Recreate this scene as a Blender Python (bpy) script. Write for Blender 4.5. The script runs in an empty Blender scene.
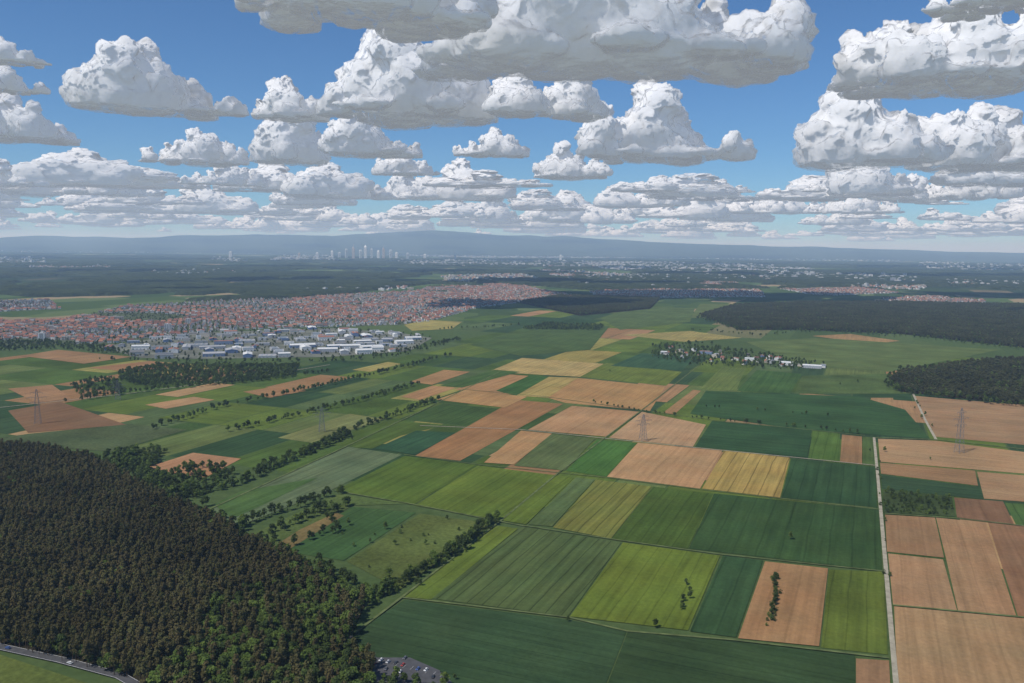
import bpy, bmesh, math, random
import numpy as np
from mathutils import Matrix, Vector

scene = bpy.context.scene
scene.view_settings.view_transform = 'Standard'
scene.view_settings.look = 'None'
scene.view_settings.exposure = 0
random.seed(7)
RNG = np.random.default_rng(7)
COL = scene.collection

# ------------------------------------------------------------------ camera
H = 300.0
FPX = 850.0
PITCH = math.atan((341.5 - 247) / FPX)
ROLL = math.radians(0.6)
R3 = (Matrix.Rotation(math.pi / 2 - PITCH, 3, 'X') @ Matrix.Rotation(ROLL, 3, 'Z'))
cam_d = bpy.data.cameras.new("camera")
cam = bpy.data.objects.new("camera", cam_d)
COL.objects.link(cam)
cam.matrix_world = Matrix.Translation((0, 0, H)) @ R3.to_4x4()
cam_d.sensor_width = 36
cam_d.lens = 36 * FPX / 1024
cam_d.clip_start = 1
cam_d.clip_end = 400000
scene.camera = cam

def unproject(u, v, z=0.0):
    """image pixel cast through the camera -> position on the level z"""
    d = R3 @ Vector(((u - 512) / FPX, (341.5 - v) / FPX, -1))
    k = (z - H) / d.z
    return (d.x * k, d.y * k)
def S(pts):
    return [unproject(u, v) for u, v in pts]

PHI = math.radians(22.7)
AX = (math.sin(PHI), math.cos(PHI))
BX = (math.cos(PHI), -math.sin(PHI))

def lin(c):
    return tuple(((x / 255) / 12.92 if x / 255 <= 0.04045 else ((x / 255 + 0.055) / 1.055) ** 2.4) for x in c)

# ------------------------------------------------------------------ material helpers
class NT:
    def __init__(s, nt):
        s.nt = nt
    def n(s, t, **kw):
        nd = s.nt.nodes.new(t)
        for k, v in kw.items():
            setattr(nd, k, v)
        return nd
    def l(s, a, b):
        s.nt.links.new(a, b)
    def val(s, sock, v):
        if isinstance(v, bpy.types.NodeSocket):
            s.l(v, sock)
        else:
            sock.default_value = v
    def math(s, op, a, b=0.0, c=None, clamp=False):
        nd = s.n('ShaderNodeMath', operation=op, use_clamp=clamp)
        s.val(nd.inputs[0], a); s.val(nd.inputs[1], b)
        if c is not None: s.val(nd.inputs[2], c)
        return nd.outputs[0]
    def mixc(s, f, a, b, blend='MIX'):
        nd = s.n('ShaderNodeMix', data_type='RGBA', blend_type=blend)
        s.val(nd.inputs[0], f)
        for sk, v in ((nd.inputs[6], a), (nd.inputs[7], b)):
            if isinstance(v, bpy.types.NodeSocket): s.l(v, sk)
            else: sk.default_value = (*v[:3], 1)
        return nd.outputs[2]
    def noise(s, vec, scale, detail=3, rough=0.55, out='Fac'):
        nd = s.n('ShaderNodeTexNoise')
        if vec is not None: s.l(vec, nd.inputs['Vector'])
        nd.inputs['Scale'].default_value = scale
        nd.inputs['Detail'].default_value = detail
        nd.inputs['Roughness'].default_value = rough
        return nd.outputs[out]
    def rng(s, v, a, b, c, d):
        nd = s.n('ShaderNodeMapRange')
        s.val(nd.inputs[0], v)
        for i, x in enumerate((a, b, c, d)): nd.inputs[i + 1].default_value = x
        return nd.outputs[0]
    def scale(s, col, f):
        nd = s.n('ShaderNodeVectorMath', operation='SCALE')
        s.val(nd.inputs[0], col); s.val(nd.inputs['Scale'], f)
        return nd.outputs[0]
    def vm(s, op, a, b=None):
        nd = s.n('ShaderNodeVectorMath', operation=op)
        s.val(nd.inputs[0], a)
        if b is not None: s.val(nd.inputs[1], b)
        return nd.outputs[0]

def newmat(name, rough=0.9, spec=0.1):
    m = bpy.data.materials.new(name)
    m.use_nodes = True
    t = NT(m.node_tree)
    b = m.node_tree.nodes['Principled BSDF']
    b.inputs['Roughness'].default_value = rough
    b.inputs['Specular IOR Level'].default_value = spec
    return m, t, b

def diffuse_mat(name):
    m = bpy.data.materials.new(name); m.use_nodes = True
    nt = m.node_tree; nt.nodes.clear(); t = NT(nt)
    o = t.n('ShaderNodeOutputMaterial'); d = t.n('ShaderNodeBsdfDiffuse'); t.l(d.outputs[0], o.inputs[0])
    return m, t, d.inputs[0]

def flat(name, c, rough=0.8, var=0.15, spec=0.2, sc=0.3):
    if spec <= 0.2:
        m, t, bc = diffuse_mat(name)
    else:
        m, t, b = newmat(name, rough, spec); bc = b.inputs['Base Color']
    g = t.n('ShaderNodeNewGeometry')
    f = t.rng(t.noise(g.outputs['Position'], sc, 2), 0.3, 0.7, 1 - var, 1 + var)
    rgb = t.n('ShaderNodeRGB'); rgb.outputs[0].default_value = (*c, 1)
    t.l(t.scale(rgb.outputs[0], f), bc)
    return m

def objcol(name, rough=0.8, spec=0.2):
    m, t, b = newmat(name, rough, spec)
    oi = t.n('ShaderNodeObjectInfo')
    t.l(oi.outputs['Color'], b.inputs['Base Color'])
    return m

# field materials ------------------------------------------------------
def field_mat(name, axis, row_amp, tram_amp, patch, fine):
    m, t, bc = diffuse_mat(name)
    g = t.n('ShaderNodeNewGeometry')
    vr = t.n('ShaderNodeVectorRotate', rotation_type='Z_AXIS')
    t.l(g.outputs['Position'], vr.inputs['Vector']); vr.inputs['Angle'].default_value = PHI
    sep = t.n('ShaderNodeSeparateXYZ'); t.l(vr.outputs[0], sep.inputs[0])
    x = sep.outputs[axis]; y = sep.outputs[1 - axis]
    oi = t.n('ShaderNodeObjectInfo')
    rnd = oi.outputs['Random']
    w = t.math('MULTIPLY_ADD', rnd, 11.0, 13.0)
    wob = t.noise(vr.outputs[0], 0.01, 2)
    xx = t.math('ADD', x, t.math('MULTIPLY', wob, 5.0))
    fr = t.math('FRACT', t.math('DIVIDE', xx, w))
    tram = t.math('LESS_THAN', fr, 0.085)
    cmb = t.n('ShaderNodeCombineXYZ')
    t.l(t.math('MULTIPLY', x, 0.16), cmb.inputs[0]); t.l(t.math('MULTIPLY', y, 0.006), cmb.inputs[1])
    t.l(t.math('MULTIPLY', rnd, 50.0), cmb.inputs[2])
    streak = t.rng(t.noise(cmb.outputs[0], 1.0, 3, 0.6), 0.3, 0.7, 1 - row_amp, 1 + row_amp)
    big = t.rng(t.noise(vr.outputs[0], 0.011, 4, 0.6), 0.3, 0.7, 1 - patch, 1 + patch)
    fin = t.rng(t.noise(vr.outputs[0], 0.22, 3, 0.7), 0.3, 0.7, 1 - fine, 1 + fine)
    f = t.math('MULTIPLY', t.math('MULTIPLY', streak, big), fin)
    f = t.math('MULTIPLY', f, t.math('SUBTRACT', 1.0, t.math('MULTIPLY', tram, tram_amp)))
    base = t.scale(oi.outputs['Color'], f)
    hue = t.rng(t.noise(vr.outputs[0], 0.018, 3), 0.35, 0.7, 0.0, 0.6)
    drift = t.mixc(hue, base, t.mixc(1.0, base, (1.18, 1.0, 0.95), 'MULTIPLY'))
    t.l(drift, bc)
    return m
M_CROP = [field_mat("crop_a", 0, 0.2, 0.22, 0.22, 0.14), field_mat("crop_b", 1, 0.2, 0.2, 0.22, 0.14)]
M_SOIL = [field_mat("soil_a", 0, 0.15, 0.1, 0.17, 0.11), field_mat("soil_b", 1, 0.15, 0.1, 0.17, 0.11)]
M_MEAD = field_mat("meadow_grass", 0, 0.05, 0.0, 0.3, 0.28)
M_STRI = field_mat("striped_crop", 0, 0.28, 0.42, 0.14, 0.1)

def poly_obj(name, pts, z, mat, color=None, sub=False):
    me = bpy.data.meshes.new(name)
    ar = sum(pts[i][0] * pts[(i + 1) % len(pts)][1] - pts[(i + 1) % len(pts)][0] * pts[i][1] for i in range(len(pts)))
    if ar < 0: pts = pts[::-1]
    me.from_pydata([(p[0], p[1], z) for p in pts], [], [list(range(len(pts)))])
    me.materials.append(mat)
    ob = bpy.data.objects.new(name, me)
    if color: ob.color = (*color, 1)
    COL.objects.link(ob)
    return ob

# ------------------------------------------------------------------ ground
gm, t, bc = diffuse_mat("ground_land")
g = t.n('ShaderNodeNewGeometry')
pos = g.outputs['Position']
vr = t.n('ShaderNodeVectorRotate', rotation_type='Z_AXIS'); t.l(pos, vr.inputs['Vector']); vr.inputs['Angle'].default_value = PHI
mp = t.n('ShaderNodeMapping'); t.l(vr.outputs[0], mp.inputs['Vector']); mp.inputs['Scale'].default_value = (1, 0.45, 1)
vo = t.n('ShaderNodeTexVoronoi', distance='CHEBYCHEV'); t.l(mp.outputs[0], vo.inputs['Vector']); vo.inputs['Scale'].default_value = 0.0045
sp = t.n('ShaderNodeSeparateColor'); t.l(vo.outputs['Color'], sp.inputs[0])
cr = t.n('ShaderNodeValToRGB'); cr.color_ramp.interpolation = 'CONSTANT'
els = cr.color_ramp.elements
cols = [(0, (68, 86, 46)), (0.22, (78, 96, 54)), (0.42, (58, 76, 42)), (0.62, (90, 104, 62)), (0.8, (62, 82, 50)), (0.88, (142, 126, 96))]
els[0].color = (*lin(cols[0][1]), 1); els[1].position = cols[1][0]; els[1].color = (*lin(cols[1][1]), 1)
for p, c in cols[2:]:
    e = els.new(p); e.color = (*lin(c), 1)
t.l(sp.outputs[0], cr.inputs[0])
near = t.mixc(t.noise(pos, 0.02, 4), lin((64, 84, 46)), lin((82, 94, 56)))
ln = t.n('ShaderNodeVectorMath', operation='LENGTH'); t.l(pos, ln.inputs[0])
c1 = t.mixc(t.rng(ln.outputs['Value'], 2500, 4200, 0, 1), near, cr.outputs[0])
wood = t.rng(t.noise(pos, 0.00035, 5, 0.6), 0.46, 0.49, 0, 1)
wood = t.math('MULTIPLY', wood, t.rng(ln.outputs['Value'], 6500, 8500, 0, 1))
c2 = t.mixc(wood, c1, lin((38, 48, 32)))
f = t.rng(t.noise(pos, 0.08, 4, 0.7), 0.3, 0.7, 0.8, 1.2)
t.l(t.scale(c2, f), bc)
me = bpy.data.meshes.new("ground")
NG = 96
me.from_pydata([(0, 0, 0)] + [(130000 * math.cos(i * 2 * math.pi / NG), 130000 * math.sin(i * 2 * math.pi / NG), 0) for i in range(NG)], [], [(0, i + 1, (i + 1) % NG + 1) for i in range(NG)])
me.materials.append(gm)
COL.objects.link(bpy.data.objects.new("ground", me))

# ------------------------------------------------------------------ polygons tests
def inpoly(P, poly):
    x = P[:, 0]; y = P[:, 1]; c = np.zeros(len(P), bool)
    n = len(poly); j = n - 1
    for i in range(n):
        xi, yi = poly[i]; xj, yj = poly[j]
        with np.errstate(divide='ignore', invalid='ignore'):
            q = ((yi > y) != (yj > y)) & (x < (xj - xi) * (y - yi) / (yj - yi + 1e-12) + xi)
        c ^= q; j = i
    return c

FOREST_L = S([(-180, 452), (-60, 452), (30, 452), (95, 466), (150, 498), (215, 528), (262, 554), (320, 582), (365, 606), (352, 634), (345, 650), (375, 670), (372, 688), (360, 760), (100, 770), (148, 690), (100, 672), (0, 646), (-200, 606)])
TOWN = [S([(-60, 324), (60, 320), (130, 306), (250, 300), (420, 291), (430, 286), (510, 284), (580, 297), (480, 307), (432, 321), (400, 325), (330, 327), (220, 331), (110, 344), (-80, 347)]),
        S([(590, 292), (640, 289), (760, 290), (765, 297), (600, 298)]),
        S([(880, 299), (930, 296), (985, 300), (985, 303), (900, 303)]),
        S([(-50, 303), (50, 300), (60, 309), (-50, 314)]),
        S([(560, 283), (640, 280), (740, 283), (720, 288), (600, 288)]),
        S([(780, 289), (860, 288), (900, 293), (820, 296)])]
INDU = S([(100, 347), (190, 333), (330, 328), (400, 333), (432, 338), (410, 351), (330, 357), (200, 359), (140, 358)])

# ------------------------------------------------------------------ generic field patchwork
GREENS = [(58, 92, 38), (72, 106, 42), (88, 118, 44), (52, 86, 48), (66, 98, 34), (92, 118, 60), (78, 108, 60), (46, 82, 42)]
TANS = [(178, 140, 104), (165, 128, 92), (186, 152, 112)]
YEL = [(160, 152, 88), (140, 142, 74)]
def add_field(pts, col, kind, z, axis=None):
    c = lin(col)
    if col[0] < col[1]:
        c = (c[0] * .86 + .009, c[1] * .72 + .004, c[2] * .72 + .008)
    else:
        c = (c[0] * .64, c[1] * .67, c[2] * .61)
    ax = random.random() < 0.25 if axis is None else axis
    if kind == 'soil': return poly_obj("ploughed_field", pts, z, M_SOIL[int(ax)], c)
    if kind == 'mead': return poly_obj("meadow", pts, z, M_MEAD, c)
    if kind == 'stri': return poly_obj("striped_crop_field", pts, z, M_STRI, c)
    return poly_obj("crop_field", pts, z, M_CROP[int(ax)], c)

s = 900.0
allowed = S([(-150, 352), (100, 352), (160, 361), (330, 360), (430, 345), (440, 322), (500, 308), (620, 303), (700, 304), (730, 318), (700, 345), (900, 350), (1200, 365), (1200, 800), (300, 800), (375, 600), (100, 458), (-150, 445)])
while s < 5200:
    L = random.uniform(120, 260) * (1 + s / 5000)
    tt = -3600 + random.uniform(0, 60)
    while tt < 2600:
        W = random.uniform(35, 110) * (1 + s / 5000)
        gap = 1.5
        c = [(tt + gap, s + gap), (tt + W - gap, s + gap), (tt + W - gap, s + L - gap), (tt + gap, s + L - gap)]
        pts = [(AX[0] * q[1] + BX[0] * q[0], AX[1] * q[1] + BX[1] * q[0]) for q in c]
        cc = np.array(pts + [tuple(np.mean(pts, axis=0))])
        if inpoly(cc, allowed).all():
            r = random.random()
            if r < 0.84: add_field(pts, random.choice(GREENS), random.choice(['crop', 'crop', 'mead']), 0.15)
            elif r < 0.96: add_field(pts, random.choice(TANS), 'soil', 0.15)
            else: add_field(pts, random.choice(YEL), 'crop', 0.15)
        tt += W
    s += L

# ------------------------------------------------------------------ fields traced in image pixels
F = [
 # foreground
 ([(355, 633), (405, 600), (568, 620), (627, 631), (584, 740), (330, 740)], (50, 84, 46), 'crop', 1),
 ([(628, 632), (735, 642), (855, 656), (856, 740), (586, 740)], (48, 80, 40), 'crop', 1),
 ([(402, 597), (497, 526), (518, 529), (431, 600)], (94, 124, 44), 'crop', 0),
 ([(432, 599), (522, 527), (621, 543), (568, 617)], (76, 104, 54), 'stri', 0),
 ([(570, 617), (623, 543), (720, 556), (688, 631)], (96, 124, 40), 'crop', 0),
 ([(690, 632), (723, 556), (763, 561), (736, 638)], (50, 88, 46), 'crop', 0),
 ([(738, 639), (765, 562), (828, 569), (819, 647)], (178, 138, 100), 'soil', 0),
 ([(821, 648), (829, 570), (884, 572), (888, 655)], (86, 112, 38), 'crop', 0),
 ([(856, 659), (889, 661), (893, 740), (856, 740)], (165, 128, 98), 'soil', 0),
 # middle
 ([(611, 540), (653, 487), (713, 494), (688, 549)], (66, 98, 32), 'crop', 0),
 ([(689, 549), (714, 494), (879, 510), (882, 571)], (50, 86, 38), 'crop', 0),
 ([(553, 528), (596, 480), (652, 487), (611, 539)], (110, 126, 56), 'stri', 0),
 ([(415, 506), (478, 466), (574, 478), (526, 525)], (90, 120, 40), 'crop', 0),
 ([(528, 525), (576, 478), (595, 480), (552, 527)], (84, 114, 62), 'crop', 0),
 ([(335, 491), (405, 456), (476, 465), (414, 505)], (78, 110, 36), 'crop', 0),
 ([(207, 511), (275, 480), (348, 447), (402, 455), (332, 490), (240, 526)], (92, 120, 80), 'crop', 0),
 ([(607, 477), (638, 443), (722, 451), (700, 489)], (196, 156, 116), 'soil', 0),
 ([(702, 489), (724, 451), (790, 458), (780, 498)], (180, 154, 92), 'stri', 0),
 ([(566, 471), (597, 440), (637, 443), (606, 477)], (66, 114, 44), 'crop', 0),
 ([(514, 466), (551, 434), (595, 439), (565, 471)], (86, 112, 62), 'crop', 0),
 ([(484, 463), (521, 431), (552, 434), (514, 465)], (188, 148, 106), 'soil', 0),
 ([(415, 456), (515, 400), (563, 404), (460, 461)], (168, 126, 88), 'soil', 0),
 ([(781, 498), (791, 459), (875, 467), (877, 508)], (46, 84, 42), 'crop', 0),
 ([(528, 430), (572, 406), (640, 412), (607, 437)], (190, 150, 112), 'soil', 0),
 ([(609, 438), (642, 412), (706, 425), (693, 447)], (198, 160, 124), 'soil', 0),
 ([(695, 447), (712, 421), (812, 430), (807, 458)], (48, 88, 46), 'crop', 1),
 ([(808, 459), (813, 431), (840, 434), (838, 462)], (76, 114, 44), 'crop', 0),
 ([(840, 462), (842, 435), (862, 437), (862, 465)], (162, 126, 92), 'soil', 0),
 ([(545, 397), (577, 378), (665, 387), (650, 411), (565, 403)], (186, 146, 100), 'soil', 0),
 ([(580, 377), (606, 363), (682, 372), (666, 386)], (96, 122, 48), 'crop', 0),
 ([(488, 372), (522, 358), (604, 364), (580, 377)], (188, 164, 110), 'crop', 0),
 ([(455, 390), (488, 373), (540, 377), (514, 395)], (184, 142, 100), 'soil', 0),
 ([(496, 391), (531, 375), (549, 377), (516, 396)], (58, 102, 42), 'crop', 0),
 ([(516, 396), (549, 377), (578, 378), (548, 398)], (178, 156, 98), 'crop', 0),
 ([(690, 414), (706, 391), (860, 397), (905, 410), (930, 439), (800, 430)], (52, 92, 46), 'crop', 1),
 ([(868, 411), (871, 398), (893, 398), (895, 411)], (176, 142, 104), 'soil', 0),
 ([(700, 389), (722, 367), (746, 368), (736, 391)], (94, 122, 58), 'crop', 0),
 ([(737, 391), (757, 370), (802, 374), (790, 394)], (62, 102, 44), 'crop', 0),
 ([(663, 413), (693, 390), (701, 391), (674, 415)], (170, 134, 96), 'soil', 0),
 ([(611, 366), (642, 353), (694, 359), (682, 371)], (54, 94, 58), 'crop', 0),
 ([(802, 376), (890, 374), (915, 394), (794, 394)], (74, 104, 50), 'mead', 0),
 # left
 ([(375, 449), (416, 431), (456, 433), (416, 455)], (46, 88, 52), 'crop', 0),
 ([(318, 444), (385, 420), (446, 425), (400, 436), (372, 449)], (74, 106, 38), 'crop', 0),
 ([(278, 438), (350, 414), (384, 419), (312, 443)], (114, 132, 76), 'crop', 0),
 ([(143, 469), (193, 453), (241, 459), (205, 478)], (188, 142, 108), 'soil', 0),
 ([(-60, 446), (30, 434), (130, 424), (187, 430), (112, 452), (60, 448)], (74, 98, 58), 'mead', 0),
 ([(8, 411), (60, 402), (126, 425), (28, 433)], (140, 108, 82), 'soil', 0),
 ([(8, 389), (52, 385), (72, 399), (36, 403)], (172, 134, 100), 'soil', 0),
 ([(20, 356), (58, 350), (132, 357), (84, 364)], (165, 130, 96), 'soil', 0),
 ([(88, 368), (150, 361), (188, 365), (132, 372)], (168, 128, 94), 'soil', 0),
 ([(145, 405), (194, 397), (215, 400), (166, 409)], (186, 148, 110), 'soil', 0),
 ([(243, 392), (280, 386), (306, 391), (270, 398)], (172, 132, 96), 'soil', 0),
 ([(401, 397), (432, 386), (456, 388), (420, 400)], (184, 142, 102), 'soil', 0),
 ([(410, 382), (444, 370), (470, 372), (432, 385)], (176, 138, 98), 'soil', 0),
 ([(436, 400), (466, 390), (527, 397), (505, 408)], (186, 146, 100), 'soil', 0),
 ([(440, 386), (494, 370), (520, 372), (462, 388)], (66, 102, 44), 'crop', 0),
 ([(352, 370), (388, 362), (402, 364), (370, 372)], (172, 158, 98), 'crop', 0),
 ([(285, 552), (352, 507), (416, 513), (344, 561)], (62, 102, 50), 'crop', 0),
 ([(245, 538), (338, 494), (408, 504), (352, 506), (284, 549)], (78, 106, 50), 'mead', 0),
 ([(272, 548), (300, 530), (336, 513), (344, 516), (284, 553)], (140, 122, 82), 'mead', 0),
 ([(347, 562), (420, 514), (492, 524), (400, 590)], (82, 106, 48), 'mead', 0),
 ([(214, 505), (240, 492), (318, 478), (262, 506), (232, 519)], (74, 112, 54), 'crop', 0),
 # upper
 ([(404, 325), (424, 320), (462, 322), (452, 329), (412, 331)], (172, 160, 100), 'crop', 0),
 ([(622, 335), (690, 331), (742, 338), (684, 342)], (168, 154, 98), 'crop', 0),
 ([(812, 336), (850, 334), (900, 341), (872, 344)], (172, 140, 100), 'soil', 0),
 ([(832, 350), (884, 345), (936, 352), (884, 360)], (188, 146, 108), 'soil', 0),
 ([(746, 342), (820, 338), (1000, 350), (890, 372), (800, 366)], (88, 116, 60), 'crop', 1),
 ([(690, 318), (700, 304), (760, 304), (800, 312), (740, 318)], (88, 114, 58), 'crop', 1),
 ([(470, 345), (530, 326), (610, 326), (590, 350), (520, 356)], (70, 102, 48), 'crop', 0),
 ([(600, 318), (640, 306), (695, 308), (690, 322), (620, 330)], (78, 108, 54), 'crop', 0),
 # right
 ([(914, 396), (1100, 412), (1100, 452), (936, 437)], (174, 140, 108), 'soil', 1),
 ([(878, 439), (936, 441), (1100, 462), (1100, 480), (880, 462)], (186, 150, 114), 'soil', 1),
 ([(880, 463), (975, 471), (978, 486), (881, 474)], (168, 132, 98), 'soil', 1),
 ([(977, 472), (1100, 482), (1100, 508), (984, 499)], (180, 144, 110), 'soil', 1),
 ([(881, 475), (978, 487), (984, 500), (882, 489)], (50, 84, 48), 'crop', 1),
 ([(883, 490), (952, 497), (955, 517), (884, 513)], (60, 86, 42), 'mead', 1),
 ([(954, 498), (1003, 502), (1014, 525), (957, 518)], (140, 108, 84), 'soil', 0),
 ([(1005, 503), (1100, 510), (1100, 534), (1016, 525)], (72, 110, 52), 'crop', 0),
 ([(885, 515), (935, 518), (944, 558), (887, 552)], (166, 130, 98), 'soil', 0),
 ([(936, 518), (986, 523), (1016, 616), (958, 611), (946, 559)], (178, 140, 106), 'soil', 0),
 ([(988, 523), (1100, 536), (1130, 628), (1018, 617)], (158, 120, 92), 'soil', 0),
 ([(888, 554), (943, 560), (957, 611), (893, 605)], (182, 144, 110), 'soil', 0),
 ([(894, 607), (1140, 630), (1160, 740), (900, 740)], (180, 146, 110), 'soil', 0),
 ([(863, 437), (874, 438), (876, 466), (863, 465)], (76, 108, 50), 'crop', 0),
 # bottom-left corner meadow
 ([(-200, 628), (0, 655), (95, 686), (120, 740), (-200, 740)], (84, 108, 46), 'mead', 0),
]
for i, (p, c, k, a) in enumerate(F):
    add_field(S(p), c, k, 0.4 + 0.06 * (i % 7), a)

# ------------------------------------------------------------------ forest floor, town ground
M_FLOOR = flat("forest_floor", lin((52, 48, 32)), 0.95, 0.3, 0.05, 0.1)
M_TG = flat("town_ground_mat", lin((78, 86, 62)), 0.9, 0.35, 0.1, 0.02)
M_IG = flat("yard_ground_mat", lin((108, 110, 98)), 0.9, 0.35, 0.1, 0.012)
poly_obj("forest_floor", FOREST_L, 0.95, M_FLOOR)
for p in TOWN: poly_obj("town_ground", p, 0.3, M_TG)
poly_obj("industrial_ground", INDU, 0.34, M_IG)

# ------------------------------------------------------------------ roads and tracks
def ribbon(name, pts, width, z, mat, world=False):
    P = [Vector((*p, 0)) for p in (pts if world else S(pts))]
    v = []; f = []
    for i, p in enumerate(P):
        d = (P[min(i + 1, len(P) - 1)] - P[max(i - 1, 0)]).normalized()
        n = Vector((-d.y, d.x, 0)) * width / 2
        v += [(p.x + n.x, p.y + n.y, z), (p.x - n.x, p.y - n.y, z)]
        if i: f.append((2 * i - 2, 2 * i - 1, 2 * i + 1, 2 * i))
    me = bpy.data.meshes.new(name); me.from_pydata(v, [], f); me.materials.append(mat)
    ob = bpy.data.objects.new(name, me); COL.objects.link(ob); return ob
M_TRK = flat("gravel_track", lin((160, 152, 132)), 0.95, 0.2, 0.05, 0.15)
M_GTR = flat("grass_track", lin((96, 106, 66)), 0.95, 0.35, 0.05, 0.1)
M_ASP = flat("asphalt", (0.085, 0.085, 0.088), 0.85, 0.15, 0.2, 0.2)
M_MARK = flat("road_paint", (0.7, 0.7, 0.68), 0.7, 0.05, 0.2, 1)
ribbon("farm_track", [(901, 740), (892, 640), (885, 560), (878, 480), (874, 438)], 3.8, 1.0, M_TRK)
ribbon("farm_track", [(936, 440), (925, 420), (913, 394)], 4.2, 1.05, M_TRK)
ribbon("farm_track", [(874, 438), (936, 440), (1100, 458)], 3.5, 1.1, M_GTR)
ribbon("farm_track", [(400, 598), (568, 618), (627, 632), (735, 641), (889, 659)], 2.4, 1.02, M_GTR)
ribbon("farm_track", [(522, 526), (620, 541), (720, 555), (884, 572)], 2.2, 1.04, M_GTR)
ribbon("farm_track", [(333, 491), (414, 505), (525, 527)], 2.2, 1.06, M_GTR)
ribbon("farm_track", [(404, 455), (478, 465), (606, 478), (700, 490), (880, 510)], 2.2, 1.01, M_GTR)
ribbon("farm_track", [(420, 426), (520, 430), (607, 439), (694, 448), (876, 466)], 2.6, 1.03, M_TRK)
ribbon("farm_track", [(455, 389), (545, 397), (660, 413), (710, 420), (865, 436)], 2.6, 1.07, M_GTR)
ribbon("farm_track", [(885, 514), (957, 519), (1100, 535)], 2.6, 1.08, M_GTR)
ribbon("farm_track", [(893, 606), (1140, 629)], 2.6, 1.09, M_GTR)
ribbon("farm_track", [(355, 634), (402, 598), (500, 522), (560, 472), (640, 412), (700, 365)], 2.4, 1.12, M_GTR)
ribbon("farm_track", [(207, 511), (275, 480), (348, 446), (420, 412), (500, 372)], 2.4, 1.13, M_GTR)
ribbon("farm_track", [(0, 408), (120, 395), (250, 378), (330, 365)], 3.0, 1.14, M_TRK)
road = [(-160, 600), (0, 648), (60, 661), (120, 677), (160, 700)]
ribbon("country_road", road, 8, 1.2, M_ASP)
for off in (-3.5, 3.5):
    P = S(road); Q = []
    for i, p in enumerate(P):
        d = Vector(P[min(i + 1, 4)]) - Vector(P[max(i - 1, 0)]); d.normalize()
        Q.append((p[0] - d.y * off, p[1] + d.x * off))
    ribbon("road_edge_line", Q, 0.2, 1.26, M_MARK, True)
ribbon("access_road", [(347, 632), (352, 648), (380, 664), (440, 676), (462, 700)], 6, 1.22, M_ASP)
poly_obj("car_park", S([(370, 666), (378, 659), (410, 659), (440, 672), (446, 740), (385, 740)]), 1.18, M_ASP)
for k in range(9):
    x, y = unproject(380 + k * 7.5, 664 + k * 1.8)
    ribbon("parking_line", [(x, y), (x + AX[0] * 5, y + AX[1] * 5)], 0.15, 1.28, M_MARK, True)

# ------------------------------------------------------------------ trees
def leaf_mat(name, c1, c2, tr=0.25):
    m = bpy.data.materials.new(name); m.use_nodes = True
    nt = m.node_tree; nt.nodes.clear(); t = NT(nt)
    out = t.n('ShaderNodeOutputMaterial')
    oi = t.n('ShaderNodeObjectInfo'); g = t.n('ShaderNodeNewGeometry')
    tc = t.n('ShaderNodeTexCoord')
    f = t.math('MULTIPLY_ADD', t.noise(tc.outputs['Object'], 0.35, 1), 0.6, t.math('MULTIPLY', oi.outputs['Random'], 0.55), clamp=True)
    col = t.mixc(f, c1, c2)
    patch = t.rng(t.noise(g.outputs['Position'], 0.012, 2), 0.3, 0.7, 0.7, 1.3)
    col = t.scale(col, patch)
    d = t.n('ShaderNodeBsdfDiffuse'); tl = t.n('ShaderNodeBsdfTranslucent')
    t.l(col, d.inputs[0]); t.l(col, tl.inputs[0])
    mx = t.n('ShaderNodeMixShader'); mx.inputs[0].default_value = tr
    t.l(d.outputs[0], mx.inputs[1]); t.l(tl.outputs[0], mx.inputs[2]); t.l(mx.outputs[0], out.inputs[0])
    return m
M_BARK = flat("bark", (0.09, 0.06, 0.04), 0.9, 0.2, 0.05, 1)
M_PINE = leaf_mat("pine_needles", (0.132, 0.098, 0.048), (0.110, 0.114, 0.040))
M_LEAF = leaf_mat("leaves", (0.042, 0.062, 0.022), (0.092, 0.126, 0.036))
M_LEAFB = leaf_mat("bright_leaves", (0.075, 0.12, 0.028), (0.15, 0.20, 0.045))
M_DARK = leaf_mat("dark_leaves", (0.074, 0.072, 0.034), (0.105, 0.112, 0.046))

def cone_seg(V, Fc, MI, a, b, ra, rb, n=5, mi=0):
    a = Vector(a); b = Vector(b); d = (b - a).normalized()
    u = d.orthogonal().normalized(); w = d.cross(u); k = len(V)
    for p, r in ((a, ra), (b, rb)):
        for i in range(n):
            an = 2 * math.pi * i / n
            V.append(tuple(p + (u * math.cos(an) + w * math.sin(an)) * r))
    for i in range(n):
        Fc.append((k + i, k + (i + 1) % n, k + n + (i + 1) % n, k + n + i)); MI.append(mi)

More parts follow.
